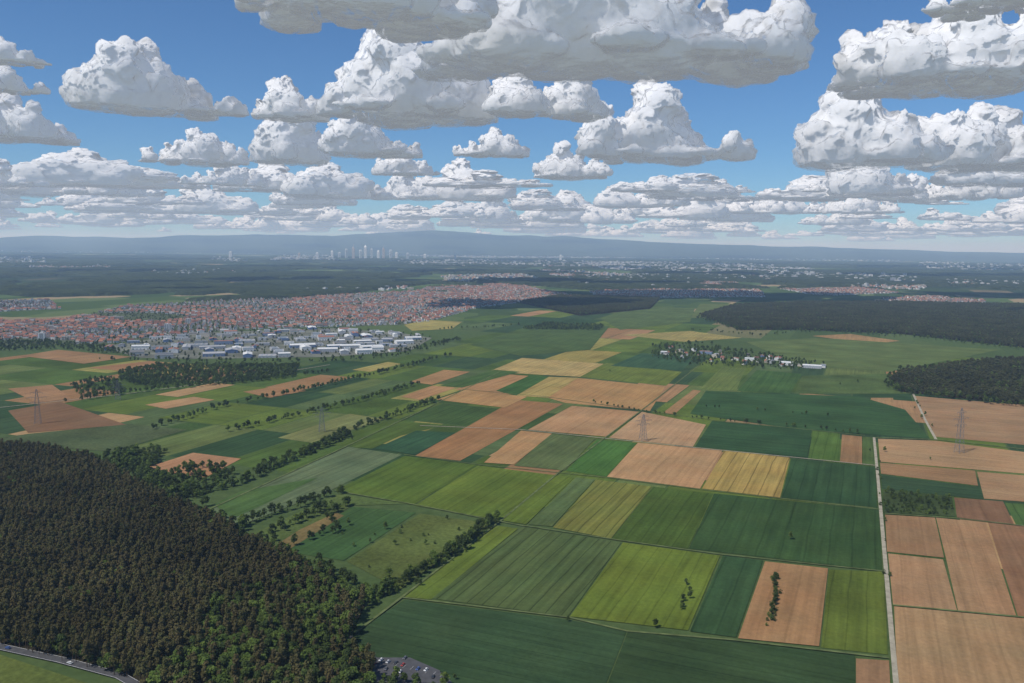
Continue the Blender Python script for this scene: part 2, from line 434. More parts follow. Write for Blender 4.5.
def tree_mesh(name, kind, seed, leafmat):
    r = random.Random(seed); V = []; Fc = []; MI = []
    Ht = {'pine': 19, 'broad': 14, 'bush': 5}[kind] * r.uniform(0.9, 1.1)
    base = {'pine': 0.45, 'broad': 0.22, 'bush': 0.05}[kind]
    tx, ty = r.uniform(-.6, .6), r.uniform(-.6, .6)
    cone_seg(V, Fc, MI, (0, 0, -0.5), (tx, ty, Ht * 0.6), Ht * 0.018, Ht * 0.010)
    cone_seg(V, Fc, MI, (tx, ty, Ht * 0.6), (tx * 1.3, ty, Ht * 0.92), Ht * 0.010, Ht * 0.003)
    blobs = []
    if kind == 'pine':
        for i in range(11):
            f = i / 10; z = Ht * (base + (0.97 - base) * f)
            rad = (1 - f) ** 0.7 * 2.6 + 0.5
            an = r.uniform(0, 6.28); q = rad * 0.55
            c = (tx + math.cos(an) * q, ty + math.sin(an) * q, z)
            cone_seg(V, Fc, MI, (tx, ty, z - 0.8), c, 0.12, 0.04, 4)
            blobs.append((c, 1.35 + rad * 0.28, 0.65))
        per = 26; ls = 0.62
    else:
        R = Ht * (0.33 if kind == 'broad' else 0.5)
        for i in range(12):
            th = r.uniform(0, 6.28); f = r.random()
            z = Ht * (base + 0.16 + (0.78 - base) * f)
            q = R * math.sqrt(max(0.05, 1 - (2 * f - 0.75) ** 2 * 0.8)) * r.uniform(0.35, 0.85)
            c = (tx + math.cos(th) * q, ty + math.sin(th) * q, z)
            if i < 6: cone_seg(V, Fc, MI, (tx, ty, Ht * (base + 0.08 + 0.05 * i)), c, Ht * 0.008, Ht * 0.002, 4)
            blobs.append((c, R * r.uniform(0.34, 0.52), 0.85))
        per = 34; ls = Ht * 0.052
    for c, rad, fl in blobs:
        for k in range(per):
            d = Vector((r.gauss(0, 1), r.gauss(0, 1), r.gauss(0.35, 1))).normalized()
            p = Vector(c) + Vector((d.x, d.y, d.z * fl)) * rad * r.uniform(0.72, 1.08)
            n = (d + Vector((r.uniform(-.7, .7), r.uniform(-.7, .7), r.uniform(-.4, .8)))).normalized()
            u = n.orthogonal().normalized(); w = n.cross(u); a = r.uniform(0, 3.14)
            u, w = u * math.cos(a) + w * math.sin(a), w * math.cos(a) - u * math.sin(a)
            sz = ls * r.uniform(0.7, 1.5); k0 = len(V)
            for q in (u * sz, w * sz * 0.8 + n * sz * 0.25, -u * sz, -w * sz * 0.8 + n * sz * 0.25):
                V.append(tuple(p + q))
            Fc.append((k0, k0 + 1, k0 + 2)); MI.append(1)
            Fc.append((k0, k0 + 2, k0 + 3)); MI.append(1)
    me = bpy.data.meshes.new(name); me.from_pydata(V, [], Fc)
    me.materials.append(M_BARK); me.materials.append(leafmat)
    me.polygons.foreach_set('material_index', MI)
    return me

def lib(name, meshes):
    c = bpy.data.collections.new(name)
    for i, m in enumerate(meshes):
        c.objects.link(bpy.data.objects.new(m.name, m))
    return c
PINES = lib("pine_trees", [tree_mesh("pine_tree", 'pine', 10 + i, M_PINE) for i in range(5)])
BROAD = lib("broadleaf_trees", [tree_mesh("broadleaf_tree", 'broad', 30 + i, M_LEAF if i % 3 else M_LEAFB) for i in range(6)])
BRIGHT = lib("bright_trees", [tree_mesh("beech_tree", 'broad', 40 + i, M_LEAFB if i % 3 else M_LEAF) for i in range(4)])
DARKT = lib("dark_trees", [tree_mesh("woodland_tree", 'broad', 50 + i, M_DARK) for i in range(4)])
BUSH = lib("bushes", [tree_mesh("bush", 'bush', 70 + i, M_LEAF if i % 2 else M_LEAFB) for i in range(4)])

def scatter(name, P, coll, smin, smax, rot=None, z=0.5, zs=None):
    n = len(P)
    if n == 0: return
    me = bpy.data.meshes.new(name)
    me.vertices.add(n)
    co = np.zeros((n, 3), np.float32); co[:, :2] = P[:, :2]; co[:, 2] = z
    me.vertices.foreach_set('co', co.ravel())
    a = me.attributes.new('sc', 'FLOAT', 'POINT'); a.data.foreach_set('value', RNG.uniform(smin, smax, n).astype(np.float32))
    a = me.attributes.new('rz', 'FLOAT', 'POINT'); a.data.foreach_set('value', (RNG.uniform(0, 6.28, n) if rot is None else rot).astype(np.float32))
    a = me.attributes.new('ix', 'INT', 'POINT'); a.data.foreach_set('value', RNG.integers(0, len(coll.objects), n).astype(np.int32))
    ob = bpy.data.objects.new(name, me); COL.objects.link(ob)
    ng = bpy.data.node_groups.new(name + "_gn", 'GeometryNodeTree')
    ng.interface.new_socket("Geometry", in_out='INPUT', socket_type='NodeSocketGeometry')
    ng.interface.new_socket("Geometry", in_out='OUTPUT', socket_type='NodeSocketGeometry')
    N = ng.nodes; L = ng.links
    gi = N.new('NodeGroupInput'); go = N.new('NodeGroupOutput')
    ip = N.new('GeometryNodeInstanceOnPoints'); ci = N.new('GeometryNodeCollectionInfo')
    ci.inputs['Collection'].default_value = coll
    ci.inputs['Separate Children'].default_value = True
    ci.inputs['Reset Children'].default_value = True
    def at(nm, ty):
        q = N.new('GeometryNodeInputNamedAttribute'); q.data_type = ty; q.inputs['Name'].default_value = nm
        return q.outputs['Attribute']
    L.new(gi.outputs[0], ip.inputs['Points']); L.new(ci.outputs[0], ip.inputs['Instance'])
    ip.inputs['Pick Instance'].default_value = True
    L.new(at('ix', 'INT'), ip.inputs['Instance Index'])
    cx = N.new('ShaderNodeCombineXYZ'); L.new(at('rz', 'FLOAT'), cx.inputs[2])
    er = N.new('FunctionNodeEulerToRotation'); L.new(cx.outputs[0], er.inputs[0]); L.new(er.outputs[0], ip.inputs['Rotation'])
    L.new(at('sc', 'FLOAT'), ip.inputs['Scale'])
    L.new(ip.outputs[0], go.inputs[0])
    md = ob.modifiers.new("scatter", 'NODES'); md.node_group = ng
    return ob

def fill(poly, sp, jit=0.45, thin=0.0):
    P = np.array(poly); lo = P.min(0); hi = P.max(0)
    gx, gy = np.meshgrid(np.arange(lo[0], hi[0], sp), np.arange(lo[1], hi[1], sp))
    Q = np.stack([gx.ravel(), gy.ravel()], 1) + RNG.uniform(-jit * sp, jit * sp, (gx.size, 2))
    Q = Q[inpoly(Q, poly)]
    if thin: Q = Q[RNG.random(len(Q)) > thin]
    return Q
def along(pts, step, spread, jump=0.0):
    P = [np.array(p) for p in S(pts)]; out = []
    for a, b in zip(P[:-1], P[1:]):
        n = max(1, int(np.linalg.norm(b - a) / step))
        for i in range(n):
            if RNG.random() < jump: continue
            out.append(a + (b - a) * (i + RNG.random()) / n + RNG.normal(0, spread, 2))
    return np.array(out) if out else np.zeros((0, 2))

GREENEDGE = S([(150, 684), (200, 650), (215, 610), (262, 596), (330, 575), (366, 600), (352, 632), (346, 650), (375, 668), (372, 684), (360, 760), (100, 770)])
fp = fill(FOREST_L, 5.8)
ge = inpoly(fp, GREENEDGE)
mix = RNG.random(len(fp))
isb = (ge & (mix < 0.62)) | (~ge & (mix < 0.03))
scatter("pine_forest", fp[~isb], PINES, 0.66, 1.1, z=0.9)
scatter("mixed_forest", fp[isb], BRIGHT, 0.7, 1.15, z=0.9)
fr = np.concatenate([along([(0, 450), (60, 454), (100, 468), (150, 498), (215, 528), (262, 554), (320, 581), (362, 604)], 3.5, 6),
                     along([(-20, 636), (60, 655), (105, 669), (140, 681)], 5, 3)])
scatter("forest_edge_trees", fr, BROAD, 0.45, 0.95, z=0.6)

big_b = []; small_b = []
for poly, sp, th in [
    ([(95, 462), (130, 450), (168, 452), (150, 470), (200, 500), (160, 494)], 7, 0.2),
    ([(158, 478), (190, 466), (238, 470), (225, 485), (192, 500), (172, 492)], 8, 0.35),
    ([(120, 372), (160, 366), (300, 366), (295, 378), (230, 385), (150, 388), (118, 382)], 9, 0.12),
    ([(70, 385), (110, 378), (130, 395), (80, 398)], 10, 0.35),
    ([(644, 356), (662, 346), (720, 348), (800, 360), (826, 364), (800, 371), (740, 368), (690, 366)], 14, 0.45),
    ([(520, 330), (545, 324), (604, 326), (600, 331)], 11, 0.2),
    ([(374, 683), (392, 679), (450, 684), (470, 740), (390, 740)], 8, 0.4),
    ([(0, 340), (100, 345), (140, 358), (60, 350), (0, 352)], 12, 0.4)]:
    big_b.append(fill(S(poly), sp, thin=th))
for pts, st, spd, j in [
    ([(495, 520), (470, 540), (435, 566), (400, 584), (372, 600)], 2.6, 3.5, 0.0),
    ([(372, 600), (340, 584), (300, 565), (262, 548)], 4, 8, 0.1),
    ([(150, 485), (215, 520), (262, 545)], 5, 10, 0.1),
    ([(188, 498), (240, 484), (290, 462), (350, 436)], 4.2, 2.2, 0.1),
    ([(255, 472), (300, 455), (350, 432), (405, 412), (440, 400)], 5.5, 2.5, 0.18),
    ([(230, 432), (290, 418), (360, 402), (420, 384)], 6.5, 2.5, 0.18),
    ([(150, 430), (220, 408), (300, 392), (380, 374), (450, 356)], 7.5, 3, 0.2),
    ([(60, 404), (140, 392), (230, 384), (330, 372)], 8.5, 3, 0.22),
    ([(235, 528), (290, 510), (350, 490)], 5.5, 2.5, 0.2),
    ([(262, 540), (320, 512), (350, 505)], 5, 3, 0.15),
    ([(347, 503), (330, 520), (345, 528), (300, 545)], 6, 5, 0.25),
    ([(430, 345), (460, 340), (400, 352), (340, 362)], 9, 9, 0.2),
    ([(100, 360), (200, 362), (330, 362), (400, 356), (450, 343)], 9, 10, 0.2),
    ([(440, 330), (520, 326), (600, 330)], 13, 5, 0.35),
    ([(690, 330), (760, 336), (830, 331), (900, 338)], 13, 7, 0.35),
    ([(650, 347), (700, 344), (722, 346)], 8, 8, 0.2),
    ([(100, 478), (140, 462), (120, 452)], 7, 8, 0.2)]:
    big_b.append(along(pts, st, spd, j))
for pts, st, spd, j in [
    ([(590, 402), (645, 413), (720, 421), (800, 428), (862, 434)], 11, 1.8, 0.2),
    ([(700, 407), (760, 411), (830, 417)], 15, 1.8, 0.3),
    ([(775, 577), (776, 600), (770, 626)], 7, 1, 0.1),
    ([(684, 584), (692, 596), (678, 612), (672, 622)], 9, 3, 0.3),
    ([(915, 400), (930, 430)], 25, 4, 0.5)]:
    small_b.append(along(pts, st, spd, j))
small_b.append(fill(S([(884, 494), (950, 500), (953, 514), (886, 508)]), 9, thin=.6))
singles = [(568, 622), (655, 628), (420, 586), (790, 540), (370, 543), (385, 530), (395, 546), (447, 520), (425, 545), (930, 460), (885, 452), (840, 385), (858, 383), (870, 452), (352, 440), (610, 372), (455, 680)]
small_b.append(np.array(S(singles)))
scatter("hedgerow_trees", np.concatenate([w for w in big_b if len(w)]), BROAD, 0.4, 0.95, z=0.5)
scatter("field_trees", np.concatenate([w for w in small_b if len(w)]), BROAD, 0.3, 0.6, z=0.5)
bs = [along([(345, 520), (400, 540), (440, 525)], 10, 16, 0.4), along([(235, 530), (340, 492)], 8, 2, 0.3),
      fill(S([(883, 490), (952, 497), (955, 517), (884, 513)]), 6, thin=0.5), along([(775, 577), (776, 600), (770, 626)], 3, 1.5, 0.1),
      along([(876, 440), (882, 510), (890, 600)], 30, 2, 0.5),
      along([(372, 603), (400, 588), (495, 524)], 3, 6, 0.2),
      along([(188, 498), (240, 484), (290, 462), (350, 436)], 4, 3, 0.3), along([(255, 472), (350, 432), (440, 400)], 6, 3, 0.4),
      fill(S([(347, 562), (420, 514), (492, 524), (400, 590)]), 22, thin=0.7)]
scatter("bushes_in_fields", np.concatenate(bs), BUSH, 0.5, 1.1, z=0.5)

WR = [S([(700, 316), (735, 306), (800, 303), (900, 303), (1200, 309), (1200, 354), (1024, 348), (900, 334), (800, 330), (740, 330)]),
      S([(888, 382), (905, 372), (990, 362), (1200, 360), (1200, 418), (1010, 404), (900, 392)]),
      S([(520, 303), (560, 296), (660, 299), (650, 309), (580, 316)])]
for w in WR: poly_obj("woodland_floor", w, 0.9, M_FLOOR)
wpts = np.concatenate([fill(w, 9.5, thin=0.06) for w in WR])
bw = RNG.random(len(wpts)) < 0.15
scatter("woodland", wpts[~bw], DARKT, 0.55, 1.2)
scatter("woodland_bright", wpts[bw], BROAD, 0.6, 1.1)
scatter("woodland_edge", np.concatenate([along([(700, 318), (740, 331), (800, 331), (900, 336), (1024, 350)], 8, 9, .1), along([(888, 384), (900, 393), (1010, 406), (1100, 412)], 5, 6, .1), along([(888, 382), (905, 372), (990, 362)], 7, 8, .2)]), BROAD, .5, 1.0)

# ------------------------------------------------------------------ far forest canopy (displaced mesh)
def hash3(ix, iy, iz):
    h = (ix.astype(np.int64) * 374761393 + iy.astype(np.int64) * 668265263 + iz.astype(np.int64) * 2147483647 // 7) & 0xffffffff
    h = ((h ^ (h >> 13)) * 1274126177) & 0xffffffff
    h = (h ^ (h >> 16)) & 0xffffffff
    return h
def perlin(P):
    I = np.floor(P).astype(np.int64); Fr = P - I
    u = Fr * Fr * Fr * (Fr * (Fr * 6 - 15) + 10)
    out = 0
    for dx in (0, 1):
        for dy in (0, 1):
            for dz in (0, 1):
                h = hash3(I[:, 0] + dx, I[:, 1] + dy, I[:, 2] + dz)
                gx = ((h & 255) / 127.5 - 1); gy = (((h >> 8) & 255) / 127.5 - 1); gz = (((h >> 16) & 255) / 127.5 - 1)
                d = gx * (Fr[:, 0] - dx) + gy * (Fr[:, 1] - dy) + gz * (Fr[:, 2] - dz)
                wx = u[:, 0] if dx else 1 - u[:, 0]; wy = u[:, 1] if dy else 1 - u[:, 1]; wz = u[:, 2] if dz else 1 - u[:, 2]
                out = out + d * wx * wy * wz
    return out

M_CAN, t, bc = diffuse_mat("forest_canopy")
g = t.n('ShaderNodeNewGeometry')
c = t.mixc(t.rng(t.noise(g.outputs['Position'], 0.004, 5, 0.7), 0.35, 0.65, 0, 1), lin((38, 46, 30)), lin((60, 68, 40)))
t.l(t.scale(c, t.rng(t.noise(g.outputs['Position'], 0.06, 2, 0.7), 0.3, 0.7, 0.6, 1.35)), bc)
def canopy(name, poly, sp, holes=0.0, hgt=17):
    P = np.array(poly); lo = P.min(0); hi = P.max(0)
    nx = int((hi[0] - lo[0]) / sp) + 2; ny = int((hi[1] - lo[1]) / sp) + 2
    gx, gy = np.meshgrid(lo[0] + np.arange(nx) * sp, lo[1] + np.arange(ny) * sp)
    Q = np.stack([gx.ravel(), gy.ravel()], 1)
    ins = inpoly(Q, poly)
    n1 = perlin(np.stack([Q[:, 0] / 900, Q[:, 1] / 1400, np.zeros(len(Q)) + 3.3], 1)) + 0.5 * perlin(np.stack([Q[:, 0] / 300, Q[:, 1] / 450, np.zeros(len(Q)) + 7.3], 1))
    if holes: ins &= n1 > (holes - 0.5)
    z = np.where(ins, hgt + RNG.normal(0, 2.4, len(Q)) + 3 * n1, -1.0)
    jit = RNG.uniform(-0.3, 0.3, Q.shape) * sp
    V = np.concatenate([Q + jit, z[:, None]], 1)
    idx = np.arange(nx * ny).reshape(ny, nx)
    fa = np.stack([idx[:-1, :-1], idx[:-1, 1:], idx[1:, 1:], idx[1:, :-1]], -1).reshape(-1, 4)
    fa = fa[ins[fa].any(1)]
    me = bpy.data.meshes.new(name); me.from_pydata(V.tolist(), [], fa.tolist()); me.materials.append(M_CAN)
    COL.objects.link(bpy.data.objects.new(name, me))
canopy("forest_belt", S([(-120, 284), (-120, 262), (300, 266), (520, 272), (700, 272), (1150, 276), (1150, 297), (900, 292), (760, 288), (600, 291), (540, 286), (430, 284), (300, 299), (150, 302), (60, 299)]), 30, 0.34)
canopy("forest_belt", S([(-150, 262), (-150, 253), (400, 257), (1180, 266), (1180, 277), (700, 272), (300, 266)]), 70, 0.48)

# ------------------------------------------------------------------ buildings
M_GLASS = flat("window_glass", (0.03, 0.04, 0.05), 0.2, 0.1, 0.5)
M_DOOR = flat("door_wood", (0.08, 0.05, 0.03), 0.6)
def box(V, Fc, MI, x0, x1, y0, y1, z0, z1, mi, bottom=False):
    k = len(V)
    V += [(x0, y0, z0), (x1, y0, z0), (x1, y1, z0), (x0, y1, z0), (x0, y0, z1), (x1, y0, z1), (x1, y1, z1), (x0, y1, z1)]
    fs = [(0, 1, 5, 4), (1, 2, 6, 5), (2, 3, 7, 6), (3, 0, 4, 7), (4, 5, 6, 7)]
    for f in fs: Fc.append(tuple(k + q for q in f)); MI.append(mi)
def mesh_of(name, V, Fc, MI, mats):
    me = bpy.data.meshes.new(name); me.from_pydata(V, [], Fc)
    for m in mats: me.materials.append(m)
    me.polygons.foreach_set('material_index', MI); return me
def house_mesh(seed, roofc, wallc):
    r = random.Random(seed); V = []; Fc = []; MI = []
    L = r.uniform(10, 17); W = r.uniform(8.5, 11); h = r.choice([3.4, 5.8, 5.8, 8]); rh = W * r.uniform(0.36, 0.48)
    x, y = L / 2, W / 2
    box(V, Fc, MI, -x, x, -y, y, -1, h, 0)
    k = len(V); o = 0.5
    V += [(-x, -y, h), (-x, y, h), (-x, 0, h + rh), (x, -y, h), (x, y, h), (x, 0, h + rh)]
    Fc += [(k + 1, k, k + 2), (k + 3, k + 4, k + 5)]; MI += [0, 0]
    k = len(V); e = rh / y * o
    for sgn in (-1, 1):
        k = len(V)
        V += [(-x - o, sgn * (y + o), h - e + .1), (x + o, sgn * (y + o), h - e + .1), (x + o, 0, h + rh + .15), (-x - o, 0, h + rh + .15),
              (-x - o, sgn * (y + o), h - e - .1), (x + o, sgn * (y + o), h - e - .1)]
        Fc += [(k, k + 1, k + 2, k + 3), (k, k + 1, k + 5, k + 4)]; MI += [1, 1]
    box(V, Fc, MI, x * .4, x * .4 + .8, -0.9, -0.1, h + rh * .6, h + rh + 1.0, 0)
    fl = int(h // 2.7)
    for q in range(fl):
        z = 0.9 + q * 2.7
        for sgn in (-1, 1):
            n = int(L // 3)
            for i in range(n):
                cx = -x + (i + 0.5) * L / n
                if q == 0 and i == 1 and sgn < 0:
                    box(V, Fc, MI, cx - .5, cx + .5, -y - .04, -y + .02, 0, 2.1, 3); continue
                a, b_ = sorted((sgn * (y + .04), sgn * (y - .02)))
                box(V, Fc, MI, cx - .6, cx + .6, a, b_, z, z + 1.3, 2)
            for cy in (-W / 4, W / 4):
                a, b_ = sorted((sgn * (x + .04), sgn * (x - .02)))
                box(V, Fc, MI, a, b_, cy - .6, cy + .6, z, z + 1.3, 2)
    return mesh_of("gable_house", V, Fc, MI, [flat("plaster%d" % seed, wallc), flat("roof_tiles%d" % seed, roofc, 0.85), M_GLASS, M_DOOR])
RC = [(0.30, 0.13, 0.085), (0.24, 0.11, 0.08), (0.36, 0.18, 0.12), (0.17, 0.09, 0.07), (0.13, 0.115, 0.11), (0.28, 0.15, 0.10), (0.26, 0.25, 0.24)]
WC = [(0.65, 0.63, 0.58), (0.74, 0.72, 0.68), (0.5, 0.45, 0.36), (0.7, 0.68, 0.64), (0.58, 0.56, 0.51), (0.74, 0.72, 0.68), (0.64, 0.64, 0.62)]
HOUSES = lib("town_house_kit", [house_mesh(100 + i, RC[i % 7], WC[i % 7]) for i in range(14)])

def block_mesh(name, L, W, h, wall, bands=True, roofc=(0.3, 0.3, 0.3)):
    V = []; Fc = []; MI = []
    x, y = L / 2, W / 2
    box(V, Fc, MI, -x, x, -y, y, -1, h, 0)
    box(V, Fc, MI, -x + .4, x - .4, -y + .4, y - .4, h, h + .3, 1)
    box(V, Fc, MI, -x * .3, x * .1, -y * .4, y * .4, h + .3, h + 3, 0)
    n = int(h // 3)
    for q in range(n):
        z = 1 + q * 3
        nb = max(2, int(L // 7))
        for i in range(nb):
            a = -x + L * (i + .12) / nb; c = -x + L * (i + .88) / nb
            box(V, Fc, MI, a, c, -y - .06, -y + .02, z, z + 1.5, 2)
            box(V, Fc, MI, a, c, y - .02, y + .06, z, z + 1.5, 2)
        box(V, Fc, MI, x - .02, x + .06, -y * .6, y * .6, z, z + 1.5, 2)
        box(V, Fc, MI, -x - .06, -x + .02, -y * .6, y * .6, z, z + 1.5, 2)
    return mesh_of(name, V, Fc, MI, [wall, flat(name + "_roof", roofc), M_GLASS])
W_WH = flat("white_render", (0.68, 0.68, 0.66)); W_GR = flat("grey_render", (0.4, 0.41, 0.42)); W_BE = flat("beige_render", (0.52, 0.47, 0.39)); W_BL = flat("blue_cladding", (0.14, 0.2, 0.33))
BLOCKS = lib("apartment_kit", [block_mesh("apartment_block", *a) for a in [(40, 13, 13, W_WH), (60, 14, 16, W_BE), (26, 16, 20, W_GR), (48, 13, 13, W_BE), (24, 20, 24, W_WH)]])
FARB = lib("city_kit", [block_mesh("city_block", *a) for a in [(90, 40, 20, W_WH, True, (.5, .5, .5)), (120, 60, 14, W_WH, True, (.55, .55, .54)), (60, 30, 32, W_GR), (80, 50, 18, W_BE), (40, 40, 40, W_WH), (70, 60, 12, flat("terracotta", (0.32, 0.2, 0.15))), (100, 50, 12, flat("terracotta2", (0.34, 0.24, 0.19)))]])

R_A = flat("roof_light", (0.62, 0.62, 0.6)); R_B = flat("roof_grey", (0.36, 0.36, 0.36)); R_C = flat("roof_dark", (0.17, 0.17, 0.17)); R_D = flat("roof_red", (0.28, 0.14, 0.1))
M_SKYL = flat("skylight", (0.3, 0.36, 0.4), 0.3); M_GATE = flat("roller_gate", (0.28, 0.3, 0.32), 0.5)
def warehouse_mesh(seed):
    r = random.Random(seed); V = []; Fc = []; MI = []
    L = r.uniform(28, 85); W = r.uniform(18, 42); h = r.uniform(6, 11); x, y = L / 2, W / 2
    box(V, Fc, MI, -x, x, -y, y, -1, h, 0)
    if r.random() < 0.5:
        k = len(V); rh = W * .09
        V += [(-x - .3, -y - .3, h + .02), (x + .3, -y - .3, h + .02), (x + .3, 0, h + rh), (-x - .3, 0, h + rh), (-x - .3, y + .3, h + .02), (x + .3, y + .3, h + .02)]
        Fc += [(k, k + 1, k + 2, k + 3), (k + 3, k + 2, k + 5, k + 4), (k + 1, k + 5, k + 2), (k, k + 3, k + 4)]; MI += [1, 1, 0, 0]
        box(V, Fc, MI, -x * .8, x * .8, -0.9, .9, h + rh - .2, h + rh + .7, 2)
    else:
        for a in ((-x, x, -y, -y + .4), (-x, x, y - .4, y), (-x, -x + .4, -y + .4, y - .4), (x - .4, x, -y + .4, y - .4)):
            box(V, Fc, MI, *a, h, h + .8, 0)
        box(V, Fc, MI, -x + .4, x - .4, -y + .4, y - .4, h, h + .2, 1)
        for i in range(int(L // 12)):
            cx = -x + 8 + i * 12
            if cx < x - 4: box(V, Fc, MI, cx - 1, cx + 1, -y * .7, y * .7, h + .2, h + .9, 2)
        box(V, Fc, MI, x * .5, x * .5 + 3, y * .75, y * .75 + 2.5, h + .2, h + 2.2, 3)
    box(V, Fc, MI, -x * .9, x * .9, -y - .06, -y + .02, h * .62, h * .8, 2)
    for i in range(int(L // 9)):
        cx = -x + 5 + i * 9
        box(V, Fc, MI, cx - 1.8, cx + 1.8, -y - .08, -y + .02, 0, 3.8, 3)
    wall = r.choice([W_WH, W_WH, W_GR, W_GR, W_BE, W_BL])
    roof = r.choice([R_A, R_B, R_C, R_A, R_B, R_D])
    return mesh_of("warehouse", V, Fc, MI, [wall, roof, M_SKYL, M_GATE])
WM = [warehouse_mesh(200 + i) for i in range(20)]
wp = fill(INDU, 66, 0.32, 0.12)
for i, p in enumerate(wp):
    ob = bpy.data.objects.new("warehouse", random.choice(WM)); COL.objects.link(ob)
    q = random.uniform(.55, 1.1)
    ob.location = (p[0], p[1], 0.3); ob.scale = (q, q, random.uniform(.8, 1.2)); ob.rotation_euler[2] = math.radians(18) + random.choice([0, 1.5708]) + random.uniform(-.12, .12)

def town_pts(poly, ang, sx, sy, thin):
    c, s_ = math.cos(ang), math.sin(ang)
    P = np.array(poly); Q = np.stack([P[:, 0] * c + P[:, 1] * s_, -P[:, 0] * s_ + P[:, 1] * c], 1)
    lo = Q.min(0); hi = Q.max(0)
    gx, gy = np.meshgrid(np.arange(lo[0], hi[0], sx), np.arange(lo[1], hi[1], sy))
    gy = gy + 5 * np.sin(gx / 160); G = np.stack([gx.ravel(), gy.ravel()], 1) + RNG.normal(0, 2.5, (gx.size, 2))
    G = G[RNG.random(len(G)) > thin]
    Wd = np.stack([G[:, 0] * c - G[:, 1] * s_, G[:, 0] * s_ + G[:, 1] * c], 1)
    return Wd[inpoly(Wd, poly)]
pts = []; rots = []
for poly in TOWN:
    P = town_pts(poly, 0.35, 21, 33, 0.2)
    n = perlin(np.stack([P[:, 0] / 350, P[:, 1] / 350, np.zeros(len(P)) + .5], 1))
    P = P[n > -0.32]; n = n[n > -0.32]
    pts.append(P); rots.append(0.35 + np.where(n > 0.1, 1.5708, 0) + RNG.normal(0, .1, len(P)))
pts = np.concatenate(pts); rots = np.concatenate(rots)
scatter("town_houses", pts, HOUSES, 0.8, 1.25, rots, 0.3)
tp = np.concatenate([fill(p, 23, 0.5, 0.35) for p in TOWN] + [fill(INDU, 28, 0.5, 0.3)])
scatter("town_trees", tp, BROAD, 0.4, 0.75, z=0.3)
ab = np.concatenate([fill(TOWN[0], 300, 0.5, 0.45), fill(TOWN[4], 200, 0.5, 0.4), np.array(S([(24, 308), (30, 304), (10, 306), (438, 290), (450, 289), (70, 340)]))])
scatter("apartment_blocks", ab, BLOCKS, 0.7, 1.0, RNG.choice([0.35, 1.92], len(ab)), 0.3)
for i, (u, v) in enumerate([(664, 354), (680, 352), (694, 351), (706, 354), (716, 357), (735, 360), (750, 361), (762, 357), (772, 363), (786, 365), (778, 360), (800, 366), (812, 368), (823, 367)]):
    x, y = unproject(u, v); ob = bpy.data.objects.new("farm_hall", WM[(i * 3) % 20]); COL.objects.link(ob)
    ob.location = (x, y, 0.5); ob.scale = (.6, .5, .7); ob.rotation_euler[2] = -PHI + (1.57 if i % 3 else 0)
hm = fill(S([(655, 356), (670, 348), (720, 352), (820, 364), (800, 369), (740, 365)]), 42, 0.4, 0.5)
scatter("hamlet_houses", hm, HOUSES, 0.7, 1.0, None, 0.5)

cp = []
for poly, sp, th in [([(330, 249), (600, 252), (640, 258), (470, 258), (340, 253)], 170, 0.35), ([(380, 260), (620, 262), (640, 267), (420, 266)], 120, 0.45),
                     ([(600, 262), (740, 264), (820, 270), (700, 273), (600, 269)], 100, 0.45), ([(760, 272), (910, 276), (920, 281), (790, 280)], 85, 0.5),
                     ([(0, 258), (45, 258), (45, 263), (0, 263)], 100, 0.35), ([(280, 256), (330, 256), (340, 261), (270, 261)], 110, 0.3), ([(210, 258), (240, 258), (250, 263), (215, 263)], 120, 0.45),
                     ([(920, 262), (1060, 266), (1060, 272), (920, 268)], 160, 0.45), ([(0, 247), (300, 250), (300, 254), (0, 252)], 380, 0.5), ([(640, 254), (900, 258), (900, 262), (640, 258)], 280, 0.45)]:
    cp.append(fill(S(poly), sp, 0.5, th))
cp = np.concatenate(cp)
scatter("city_blocks", cp, FARB, 0.45, 1.0, None, 0.3)
vp = []
for poly, sp, th in [([(540, 270), (700, 278), (680, 284), (560, 280)], 44, 0.6), ([(440, 276), (520, 274), (540, 280), (450, 283)], 44, 0.5), ([(150, 272), (230, 270), (240, 274), (160, 276)], 50, 0.5),
                     ([(940, 280), (1040, 283), (1040, 288), (950, 285)], 45, 0.5), ([(300, 290), (400, 286), (420, 289), (320, 293)], 42, 0.6),
                     ([(700, 275), (780, 277), (770, 281), (710, 280)], 48, 0.5), ([(860, 284), (930, 286), (920, 290), (850, 288)], 42, 0.5), ([(30, 266), (110, 266), (110, 269), (30, 269)], 60, 0.5)]:
    vp.append(fill(S(poly), sp, 0.5, th))
vp = np.concatenate(vp)
mk = RNG.random(len(vp)) < 0.22
scatter("village_blocks", vp[mk], BLOCKS, .8, 1.2, None, .3); scatter("village_houses", vp[~mk], HOUSES, 1.1, 1.6, None, .3)

